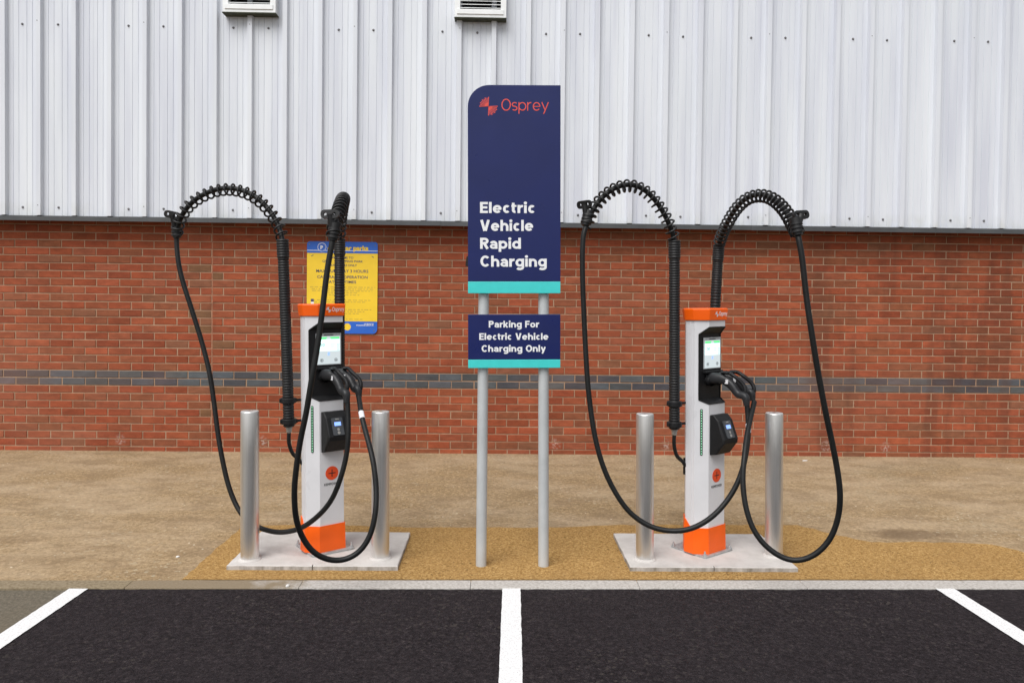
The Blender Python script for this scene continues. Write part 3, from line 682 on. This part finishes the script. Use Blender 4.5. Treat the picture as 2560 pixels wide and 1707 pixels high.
# ------------------------------------------------------------------ charging stations
CH = 36.5
OUT = [(-.0755, .110), (.0755, .110), (.085, .060), (.085, -.020), (.062, -.070), (-.0755, -.070), (-.138, -.012), (-.138, .053)]
def outline(nmax=.110, grow=0.0):
    p = list(OUT)
    if nmax < .110:
        hw = .0755+(.110-nmax)*(.138-.0755)/(.110-.053); p[0] = (-hw, nmax); p[1] = (.0755+(.110-nmax)*.19, nmax)
    if grow:
        q = []
        for t, n in p:
            L = math.hypot(t, n-.02); q.append((t*(1+grow/L), .02+(n-.02)*(1+grow/L)))
        p = q
    return [(t, -n) for t, n in p]
def arm_set(root, inv, d):
    """one sprung cable arm: bracket, corrugated tube, coil over the cable, clamp, cable down to the plug (world points)"""
    W = lambda mb: mb.xform(inv)
    tube = [Vector(p) for p in d['tube']]; arc = catmull(d['arc'], .01); arc = smooth_path(arc, 12)
    # corrugated tube
    P = smooth_path(catmull(d['tube'], .004), 30); P = P
    L = sum((P[i+1]-P[i]).length for i in range(len(P)-1)); n = int(L/.0155)
    def rad(t):
        ph = (t*n) % 1.0; top = 1 if t > .90 else 0
        return .0285+.0048*math.sin(PI*ph)+.0035*top
    sweep(MB(), P, rad, 18).xform(inv).build('support_tube', 'tube_black', root, smooth=True, angle=80)
    # coil spring over the arch
    T, Uu, Vx = frames(arc); La = [0]
    for i in range(1, len(arc)): La.append(La[-1]+(arc[i]-arc[i-1]).length)
    hx = []; steps = int(La[-1]/d['pitch']*22)
    for s in range(steps+1):
        l = La[-1]*s/steps; i = 0
        while i < len(La)-2 and La[i+1] < l: i += 1
        t = (l-La[i])/(La[i+1]-La[i]); p = arc[i].lerp(arc[i+1], t); u = Uu[i].lerp(Uu[i+1], t); v = Vx[i].lerp(Vx[i+1], t)
        a = 2*PI*l/d['pitch']; R = .0335
        hx.append(p+Vector((0, 0, -.010*math.sin(PI*l/La[-1])))+u*(R*math.cos(a))+v*(R*math.sin(a)))
    sweep(MB(), hx, .0060, 7).xform(inv).build('coil_spring', 'tube_black', root, smooth=True, angle=80)
    # charging cable (through the arch, then hanging down to the plug)
    cab = smooth_path(catmull([tuple(p) for p in (tube[1].lerp(tube[2], .85),)]+[tuple(arc[int(i*(len(arc)-1)/9)]) for i in range(10)]+d['cable'][1:], .012), 14)
    c = sweep(MB(), cab, .0148, 14).xform(inv).build('charging_cable', 'rubber', root, smooth=True, angle=80)
    if d.get('label_at'):
        k = int(len(cab)*d['label_at']); sweep(MB(), cab[k:k+5], .0154, 14).xform(inv).build('cable_label', 'label_white', c, smooth=True)
    # clamp with two eyes at the end of the arch
    e = Vector(d['cable'][0]); dn = (Vector(d['cable'][1])-e).normalized()
    m = MB(); Q = [e-dn*.06, e-dn*.04, e-dn*.01, e, e+dn*.012, e+dn*.024, e+dn*.03]
    sweep(m, Q, lambda t: .029-.007*t, 16)
    rings_ = []
    for q_ in (-.034, -.014, .006): rings_.append([e+dn*q_, e+dn*(q_+.005), e+dn*(q_+.010)]); col = m.xform(inv).build('cable_clamp', 'tube_black', root, smooth=True, angle=35)
    for rg in rings_: sweep(MB(), rg, .032, 18).xform(inv).build('clamp_ring', 'tube_black', col, smooth=True, angle=35)
    cu = bpy.data.curves.new('eye_plate', 'CURVE'); cu.dimensions = '2D'; cu.fill_mode = 'BOTH'; cu.extrude = .009
    for pts_ in (rounded(-.047, .045, -.023, .022, (.020,)*4, 8), circ(-.025, 0, .0085, 18), circ(.022, 0, .0085, 18)):
        sp = cu.splines.new('POLY'); sp.points.add(len(pts_)-1); sp.use_cyclic_u = True
        for q, pt in zip(sp.points, pts_): q.co = (pt[0], pt[1], 0, 1)
    o = bpy.data.objects.new('eye_plate', cu); COL.objects.link(o); dg = bpy.context.evaluated_depsgraph_get()
    me = bpy.data.meshes.new_from_object(o.evaluated_get(dg)); bpy.data.objects.remove(o)
    X_ = Vector(d['eye_dir']).normalized(); N_ = Vector(d['eye_n']).normalized(); Y_ = N_.cross(X_).normalized(); N_ = X_.cross(Y_)
    c0 = Vector(d['eye'])
    me2 = MB().add([c0+X_*v.co.x+Y_*v.co.y+N_*v.co.z for v in me.vertices], [tuple(p.vertices) for p in me.polygons]).xform(inv).mesh('eye_plate', 'tube_black')
    link('eye_plate', me2, col)
    b = MB(); mid = (c0+e)/2; sweep(b, [c0, mid, e], .017, 10).xform(inv).build('clamp_neck', 'tube_black', col, smooth=True)
    # bracket: two collars and an arm back to the column
    tb = tube[0]; C = d['centre']
    for z in d['collars']:
        f = (z-tube[0].z)/(tube[-1].z-tube[0].z); c_ = tube[0].lerp(tube[-1], f)
        m = MB(); m.lathe([(.033, -.015), (.043, -.015), (.045, -.012), (.045, .012), (.043, .015), (.033, .015)], 24)
        m.box(-.05, .05, -.012, .012, -.011, .011)
        dv = Vector((C[0]-c_.x, C[1]-c_.y, 0)); ln = dv.length; ang = math.atan2(dv.y, dv.x)
        m.box(.03, ln-.10, -.006, .006, -.007, .007)
        m.xform(Matrix.Translation(c_) @ Matrix.Rotation(ang, 4, 'Z')).xform(inv).build('tube_collar', 'charger_black', root, bevel=.002)
    c_ = tube[0]; dv = Vector((C[0]-c_.x, C[1]-c_.y, 0)); u_ = dv.normalized(); ln = dv.length-.122
    z0, z1 = min(d['collars'])-.012, max(d['collars'])+.012
    q = c_+u_*ln; pr = Vector((-u_.y, u_.x, 0))
    m = MB(); m.box(-.006, .012, -.02, .02, 0, z1-z0); m.xform(Matrix.Translation((q.x, q.y, z0)) @ Matrix.Rotation(math.atan2(u_.y, u_.x), 4, 'Z')).xform(inv).build('bracket', 'charger_black', root, bevel=.002)
    # gland and feed cable back into the column
    g0 = tube[0]
    MB().lathe([(.02, .0), (.02, -.012), (.016, -.02), (.016, -.034), (.012, -.04)], 18).xform(Matrix.Translation(g0+Vector((0, 0, .004)))).xform(inv).build('cable_gland', 'gland_grey', root, smooth=True, angle=35)
    end = Vector((C[0], C[1], 0))-u_*.136; end.z = .55
    fp = smooth_path(catmull([g0+Vector((0, 0, -.03)), g0+Vector((0, 0, -.10)), g0+u_*.025+Vector((0, 0, -.17)), end-u_*.03+Vector((0, 0, .04)), end], .01), 6)
    sweep(MB(), fp, .0115, 10).xform(inv).build('feed_cable', 'rubber', root, smooth=True)
    m = MB(); m.box(-.006, .010, -.018, .018, -.05, .05); m.xform(Matrix.Translation(end) @ Matrix.Rotation(math.atan2(u_.y, u_.x), 4, 'Z')).xform(inv).build('cable_inlet', 'charger_black', root, bevel=.002)

def plug(root, t0, t1, endn, ez):
    """a fast-charge plug parked in the holster: head, bent grip and guard loop (charger coordinates)"""
    P = smooth_path(catmull([(t0, -.075, 1.085), (t0, -.125, 1.090), (t0+(t1-t0)*.3, -.175, 1.086), (t0+(t1-t0)*.6, -.225, 1.055), (t0+(t1-t0)*.85, -.265, 1.005), (t1, -endn+.012, ez+.055), (t1, -endn, ez)], .006), 8)
    T, Uu, Vx = frames(P); rings = []; seg = 20
    for i, p in enumerate(P):
        t = i/(len(P)-1)
        a = .036-.014*min(1, t*1.6) if t < .86 else .022-.05*(t-.86)
        b = .031-.009*min(1, t*1.7) if t < .86 else .022-.05*(t-.86)
        if .30 < t < .34: a *= .93; b *= .93
        side = Vector((1, 0, 0)); side = (side-T[i]*side.dot(T[i])).normalized(); upv = T[i].cross(side)
        rings.append([p+side*(b*math.copysign(abs(math.cos(th))**.8, math.cos(th)))+upv*(a*math.copysign(abs(math.sin(th))**.8, math.sin(th))) for th in (2*PI*j/seg for j in range(seg))])
    pl = MB().loft(rings).build('charging_plug', 'plug_grey', root, smooth=True, angle=60)
    g = smooth_path(catmull([(t0+.012, -.16, 1.125), (t0+.014, -.205, 1.128), (t0+.018, -.246, 1.108), (t1+.012, -.286, 1.066), (t1+.012, -.303, 1.032), (t1+.010, -.300, 1.008), (t1+.006, -.284, .996)], .006), 8)
    sweep(MB(), g, .0115, 12).build('guard_loop', 'charger_black', pl, smooth=True)
    MB().box(t0-.012, t0+.012, -.215, -.165, 1.1275, 1.1315).xform(Matrix.Identity(4)).build('release_button', 'plug_grey', pl, bevel=.002)
    m = MB(); q0 = P[int(len(P)*.42)]
    m.box(-.012, .012, -.001, .001, -.012, .012); m.xform(Matrix.Translation(q0+Vector((-.0245, -.004, .006))) @ Matrix.Rotation(math.radians(90), 4, 'Z')).build('rating_label', 'label_white', pl)
    return pl

def station(C, label, arms):
    TR = Matrix.Translation((C[0], C[1], .03)) @ Matrix.Rotation(math.radians(-.75), 4, 'Y') @ Matrix.Translation((0, 0, -.03)) @ Matrix.Rotation(math.radians(CH), 4, 'Z')
    root = tag(empty('charging_station', mat=TR), label, 'charger', 'electric vehicle chargers')
    inv = TR.inverted()
    R3 = lambda pts, z: [(x, y, z) for x, y in pts]
    zs = [(.19, .110), (.938, .110), (.962, .070), (1.352, .070), (1.393, .110), (1.435, .110)]
    rings = [R3(outline(n), z) for z, n in zs]
    body = MB(); v = [p for r in rings for p in r]; f = []; rec = []
    for i in range(5):
        for j in range(8):
            q = (i*8+j, i*8+(j+1) % 8, (i+1)*8+(j+1) % 8, (i+1)*8+j)
            (rec if (j == 0 and i in (1, 2, 3)) else f).append(q)
    f += [tuple(reversed(range(8))), tuple(range(40, 48))]
    body.add(v, f).build('column', 'charger_white', root)
    # black screen recess with a hood and a rim
    r = MB(); used = sorted(set(i for q in rec for i in q)); mp = {a: k for k, a in enumerate(used)}
    r.add([Vector(v[i])+Vector((0, .0006, 0)) for i in used], [tuple(mp[i] for i in q) for q in rec])
    rc = r.build('screen_recess', 'charger_black', root)
    m = MB()                                        # rim lips following the recess edges
    for s in (-1, 1):
        hw = -.1193 if s < 0 else .0831; e = [(s*.0755, -.110, .938), (hw, -.070, .962), (hw, -.070, 1.352), (s*.0755, -.110, 1.393)]
        for a, b in zip(e[:-1], e[1:]):
            sweep(m, [Vector(a), (Vector(a)+Vector(b))/2, Vector(b)], .0042, 6)
    for z in (.938, 1.393): sweep(m, [Vector((-.0755, -.11, z)), Vector((0, -.11, z)), Vector((.0755, -.11, z))], .0042, 6)
    m.build('recess_rim', 'charger_black', rc, smooth=True)
    MB().box(-.085, .078, -.098, -.068, 1.118, 1.132).build('ledge', 'charger_black', rc, bevel=.003)
    for t in (-.03, .042):
        m = MB(); m.lathe([(.034, 0), (.036, .03), (.034, .034), (.032, .03), (.030, .005)], 24); m.xform(Matrix.Translation((t, -.066, 1.075)) @ Matrix.Rotation(PI/2, 4, 'X')); m.build('holster', 'charger_black', rc, smooth=True, angle=40)
    # touch screen
    scf = lambda u, v_, d: (u, -.0712-d, v_)
    s0, s1, z0, z1 = -.080, .080, 1.143, 1.331
    sc = MB().prism(rounded(s0, s1, z0, z1, (.003,)*4, 3), scf, 0, .004).build('screen', 'screen_grey', root)
    MB().prism([(s0+.006, z0+.005), (s1-.006, z0+.005), (s1-.006, z1-.018), (s0+.006, z1-.018)], scf, .0044, .0048).build('display', 'screen_base', sc)
    MB().prism([(s0+.008, z0+.082), (s1-.010, z0+.082), (s1-.010, z1-.036), (s0+.008, z1-.036)], scf, .0051, .0054).build('display_panel', 'screen_cyan', sc)
    m = MB(); m.prism([(s0+.010, z1-.035), (s0+.062, z1-.035), (s0+.074, z1-.022), (s0+.010, z1-.022)], scf, .0051, .0055); m.prism([(s1-.062, z1-.035), (s1-.012, z1-.035), (s1-.012, z1-.022), (s1-.074, z1-.022)], scf, .0051, .0055)
    m.build('display_header', 'screen_green', sc)
    m = MB(); add_text(m, '50', -.052, 1.255, .016, .026, scf, .0056, .0)
    for t in (-.044, .046):
        a = circ(t, z0+.028, .0105, 20); b = circ(t, z0+.028, .0085, 20)
        for i in range(20): m.prism([a[i], a[(i+1) % 20], b[(i+1) % 20], b[i]], scf, .0051, .0055)
        m.prism(circ(t, z0+.028, .0045, 14), scf, .0051, .0055)
    for z in (1.262, 1.247, 1.232):
        a = circ(.060, z, .006, 16); b = circ(.060, z, .0045, 16)
        for i in range(16): m.prism([a[i], a[(i+1) % 16], b[(i+1) % 16], b[i]], scf, .0056, .006)
    m.prism([(-.03, z1-.013), (.03, z1-.013), (.03, z1-.008), (-.03, z1-.008)], scf, .0042, .0047)
    m.build('display_icons', 'ink_black', sc)
    m = MB(); m.prism([(-.006, z0+.056), (.005, z0+.056), (.007, z0+.075), (-.004, z0+.075)], scf, .0051, .0055); m.prism([(.012, 1.262), (.038, 1.262), (.038, 1.265), (.012, 1.265)], scf, .0056, .006); m.prism([(.012, 1.250), (.034, 1.250), (.034, 1.253), (.012, 1.253)], scf, .0056, .006)
    m.build('display_marks', 'lcd_blue', sc)
    # status light strip on the chamfer left of the main face
    a = Vector((-.0755, -.110, 0)); b = Vector((-.138, -.053, 0)); ax = (b-a).normalized(); nn = Vector((-ax.y, ax.x, 0));
    if nn.dot(Vector((-1, -1, 0))) < 0: nn = -nn
    lf = lambda u, v_, d: tuple(a+ax*u+nn*(d+.0004)+Vector((0, 0, v_)))
    st = MB().prism(rounded(.036, .051, .632, .908, (.006,)*4, 4), lf, 0, .002).build('light_strip', 'led_strip', root)
    m = MB()
    for i in range(18): m.prism(circ(.0435, .642+i*.0151, .0036, 8), lf, .0021, .0034)
    m.build('status_lights', 'led_green', st)
    # card reader: wedge-shaped housing
    prof = [(.108, .632), (.108, .872), (.140, .872), (.172, .842), (.214, .735), (.211, .712), (.155, .640)]
    def ring(t, s): return [(t, -(.108+(n-.108)*s), .752+(z-.752)*(.94+.06*s)) for n, z in prof]
    rd = MB().loft([ring(-.066, .86), ring(-.060, 1), ring(.066, 1), ring(.072, .86)]).build('card_reader', 'charger_black', root, bevel=.013)
    p0 = Vector((0, -.172, .842)); p1 = Vector((0, -.214, .735)); dn = (p1-p0).normalized(); no = Vector((1, 0, 0)).cross(dn); no = no if no.y < 0 else -no
    tf = lambda u, v_, d: tuple(p0+dn*(-v_)+no*d+Vector((u, 0, 0)))
    tm = MB().prism(rounded(-.034, .034, -.108, -.004, (.006,)*4, 4), tf, 0, .007).build('payment_terminal', 'reader_grey', rd)
    MB().prism([(-.020, -.052), (.020, -.052), (.020, -.030), (-.020, -.030)], tf, .0072, .0078).build('payment_display', 'lcd_blue', rd)
    m = MB(); m.prism(circ(0, -.074, .008, 16), tf, .0072, .0080); m.prism(circ(0, -.094, .009, 16), tf, .0072, .0080); m.prism([(-.010, -.016), (.012, -.016), (.012, -.010), (-.010, -.010)], tf, .0072, .0080)
    m.build('payment_keys', 'gland_grey', rd)
    # maker's badge
    bf = lambda u, v_, d: (u, -.1104-d, v_)
    bd = MB().prism(circ(.0, .503, .0405, 40), bf, 0, .0012).build('badge', 'badge_red', root)
    m = MB(); m.prism([(-.022, .5005), (.022, .5005), (.022, .5055), (-.022, .5055)], bf, .0014, .002); m.prism([(-.0025, .481), (.0025, .481), (.0025, .525), (-.0025, .525)], bf, .0014, .0021)
    m.build('badge_cross', 'ink_black', bd)
    m = MB(); add_text(m, 'KEMPOWER', 0, .432, .0145, .098, bf, .0002, .0, 'C'); m.build('lettering', 'ink_black', root)
    # orange cap with the operator's name
    cap = MB().loft([R3(outline(.11, .008), 1.4335), R3(outline(.11, .011), 1.437), R3(outline(.11, .018), 1.500), R3(outline(.11, .013), 1.506)]).build('cap', 'charger_orange', root, bevel=.004)
    o1 = outline(.11, .011); o2 = outline(.11, .018)
    y0, y1 = o1[0][1], o2[0][1]
    cf = lambda u, v_, d: (u, y0+(y1-y0)*(v_-1.437)/.063-d-.0004, v_)
    m = MB(); sign_text(m, 'Osprey', .004, 1.461, .026, .075, cf, 0, .12); m.build('lettering', 'sign_white', cap)
    m = MB(); burst(m, -.018, 1.471, .017, cf, 0); m.build('logo', 'sign_white', cap)
    # orange base cover with a swept upper edge, base plate and anchor bolts
    ob = outline(.11, .010); ot = outline(.11, .007); nsub = 10; top = []; bot = []; inn = []
    def sub(pts):
        res = []
        for i in range(8):
            p, q = Vector(pts[i]), Vector(pts[(i+1) % 8])
            for k_ in range(nsub): res.append(p.lerp(q, k_/nsub))
        return res
    oi = outline(.11, .0005)
    for pt, pb, pi in zip(sub(ot), sub(ob), sub(oi)):
        h = .198+.046*max(0, min(1, (pt.y+.045)/.055))**1.6*max(0, min(1, ((-pt.x if pt.x < 0 else pt.x*1.6)-.09)/.04))
        h = max(h, .198+.046*max(0, min(1, pt.y/.03)))
        top.append((pt.x, pt.y, h)); bot.append((pb.x, pb.y, .043)); inn.append((pi.x, pi.y, h-.002))
    MB().loft([bot, top, inn], True, False).build('base_cover', 'charger_orange', root, smooth=True, angle=25)
    bp = MB().prism(rounded(-.134, .134, -.134, .134, (.012,)*4, 3), lambda u, v_, d: (u, v_, d), .0305, .0425).build('base_plate', 'galvanised', root, bevel=.0015)
    for sx_ in (-1, 1):
        for sy_ in (-1, 1):
            m = MB(); cx, cy = sx_*.119, sy_*.119
            m.lathe([(.013, .0427), (.013, .0450), (.0001, .0451)], 14, (cx, cy)); m.lathe([(.0095, .0452), (.0095, .054), (.0001, .0541)], 6, (cx, cy)); m.lathe([(.0052, .0542), (.0052, .068), (.0001, .069)], 10, (cx, cy))
            m.build('anchor_bolt', 'galvanised', bp)
    # conduit channel on the left flank
    MB().box(-.1405, -.1375, -.034, -.018, .20, 1.43).build('side_channel', 'charger_white', root)
    for a_ in arms:
        a_['centre'] = C; arm_set(root, inv, a_)
    plug(root, -.030, .0, .32, .945); plug(root, .050, .085, .30, .965)
    return root

LL = dict(tube=[(-1.219, -3.05, .78), (-1.24, -3.05, 1.344), (-1.263, -3.05, 1.881)],
    arc=[(-1.263, -3.05, 1.881), (-1.296, -3.017, 1.965), (-1.37, -2.983, 2.071), (-1.471, -2.95, 2.154), (-1.586, -2.917, 2.194), (-1.703, -2.883, 2.194), (-1.828, -2.85, 2.149), (-1.918, -2.817, 2.083), (-1.977, -2.783, 2.0), (-2.004, -2.75, 1.932)],
    cable=[(-2.004, -2.75, 1.932), (-1.993, -2.762, 1.785), (-1.961, -2.775, 1.65), (-1.896, -2.787, 1.461), (-1.824, -2.8, 1.246), (-1.768, -2.825, 1.06), (-1.731, -2.85, .875), (-1.701, -2.875, .718), (-1.665, -2.9, .563), (-1.616, -2.925, .396), (-1.554, -2.95, .271), (-1.476, -2.99, .198), (-1.385, -3.03, .169), (-1.308, -3.075, .165), (-1.232, -3.12, .175), (-1.118, -3.17, .213), (-1.007, -3.22, .299), (-.929, -3.24, .392), (-.877, -3.26, .509), (-.843, -3.25, .643), (-.833, -3.24, .765), (-.842, -3.21, .884), (-.848, -3.198, .955)],
    eye=(-2.022, -2.775, 2.045), eye_dir=(1, .1, -.2), eye_n=(.15, -1, -.1), pitch=.047, collars=(.812, .935))
LF = dict(tube=[(-.972, -2.8, .80), (-.978, -2.8, 1.499), (-.981, -2.8, 1.909)],
    arc=[(-.981, -2.8, 1.909), (-.964, -2.86, 2.006), (-.926, -3.0, 2.086), (-.878, -3.2, 2.114), (-.847, -3.4, 2.072), (-.834, -3.55, 1.994), (-.83, -3.65, 1.919), (-.83, -3.68, 1.861)],
    cable=[(-.83, -3.68, 1.861), (-.856, -3.698, 1.684), (-.872, -3.715, 1.509), (-.893, -3.732, 1.313), (-.918, -3.75, 1.14), (-.947, -3.742, .965), (-.976, -3.735, .832), (-.999, -3.728, .677), (-1.009, -3.72, .565), (-1.006, -3.697, .426), (-.978, -3.673, .319), (-.928, -3.65, .237), (-.866, -3.625, .193), (-.793, -3.6, .178), (-.717, -3.583, .207), (-.657, -3.567, .287), (-.629, -3.55, .408), (-.633, -3.5, .534), (-.658, -3.45, .663), (-.7, -3.375, .767), (-.745, -3.3, .874), (-.788, -3.17, .972)],
    eye=(-.845, -3.69, 1.965), eye_dir=(1, 0, .05), eye_n=(0, -1, .1), pitch=.040, collars=(.83, .95), label_at=.955)
RL = dict(tube=[(1.068, -3.04, .783), (1.059, -3.04, 1.369), (1.05, -3.04, 1.907)],
    arc=[(1.05, -3.04, 1.907), (1.01, -3.058, 2.011), (.953, -3.076, 2.1), (.882, -3.093, 2.181), (.801, -3.111, 2.221), (.722, -3.129, 2.22), (.643, -3.147, 2.181), (.581, -3.164, 2.12), (.535, -3.182, 2.05), (.506, -3.2, 1.968)],
    cable=[(.506, -3.2, 2.0), (.491, -3.21, 1.942), (.483, -3.22, 1.842), (.485, -3.23, 1.668), (.494, -3.24, 1.47), (.505, -3.25, 1.273), (.518, -3.267, 1.077), (.538, -3.283, .907), (.563, -3.3, .763), (.604, -3.317, .619), (.665, -3.333, .489), (.749, -3.35, .372), (.855, -3.373, .301), (.971, -3.397, .28), (1.085, -3.42, .302), (1.211, -3.397, .369), (1.313, -3.373, .479), (1.379, -3.35, .608), (1.438, -3.26, .762), (1.457, -3.2, .875), (1.452, -3.19, .955)],
    eye=(.493, -3.205, 2.092), eye_dir=(.9, -.7, .05), eye_n=(-.5, -1, -.25), pitch=.040, collars=(.812, .935), label_at=.955)
RR = dict(tube=[(1.352, -2.79, .80), (1.373, -2.79, 1.512), (1.389, -2.79, 1.903)],
    arc=[(1.389, -2.79, 1.903), (1.384, -2.87, 1.96), (1.388, -2.98, 2.035), (1.408, -3.098, 2.112), (1.442, -3.2, 2.155), (1.49, -3.3, 2.152), (1.523, -3.4, 2.106), (1.540, -3.5, 2.035), (1.543, -3.59, 1.957), (1.533, -3.68, 1.901)],
    cable=[(1.530, -3.68, 1.92), (1.537, -3.69, 1.86), (1.55, -3.7, 1.78), (1.572, -3.71, 1.581), (1.601, -3.72, 1.383), (1.64, -3.716, 1.183), (1.684, -3.712, .983), (1.723, -3.708, .826), (1.757, -3.704, .669), (1.772, -3.7, .556), (1.771, -3.683, .439), (1.736, -3.667, .32), (1.665, -3.65, .235), (1.596, -3.625, .198), (1.525, -3.6, .201), (1.443, -3.567, .252), (1.383, -3.533, .334), (1.35, -3.5, .453), (1.346, -3.46, .585), (1.366, -3.42, .696), (1.415, -3.32, .82), (1.508, -3.15, .965)],
    eye=(1.556, -3.66, 1.998), eye_dir=(1, .3, .1), eye_n=(-.35, -1, .05), pitch=.038, collars=(.83, .95))
station((-1.028, -2.945), 'left white and orange charger, in front of the yellow notice, two black cables', [LL, LF])
station((1.272, -2.935), 'right white and orange charger, right of the navy sign, cables arching out sideways', [RL, RR])

# ------------------------------------------------------------------ litter on the footpath
rnd = random.Random(11)
def scrap(name, loc, r, mat, label, cat, flat=.25):
    m = MB(); rings = []
    for z, s in ((0, .8), (.3*r*flat*2, 1), (.7*r*flat*2, .8), (r*flat*2, .35)):
        rings.append([(r*s*(1+.3*math.sin(j*2.3+r*90))*math.cos(2*PI*j/9), r*.55*s*math.sin(2*PI*j/9), z) for j in range(9)])
    o = m.loft(rings).build(name, mat, smooth=True, angle=50); o.location = loc; o.rotation_euler.z = rnd.uniform(0, 1)
    tag(o, label, cat)
scrap('paper_scrap', (3.02, -.22, .001), .032, 'scrap_white', 'small white scrap lying by the foot of the wall on the right', 'litter', .08)
scrap('stone_chip', (-1.87, -3.05, .001), .011, 'scrap_white', 'pale stone chip at the edge of the tan patch, left of the slab', 'stone', .4)
scrap('pebble', (-1.10, -3.50, .001), .013, 'scrap_white', 'tiny pale pebble on the kerb in front of the left charger', 'stone', .5)
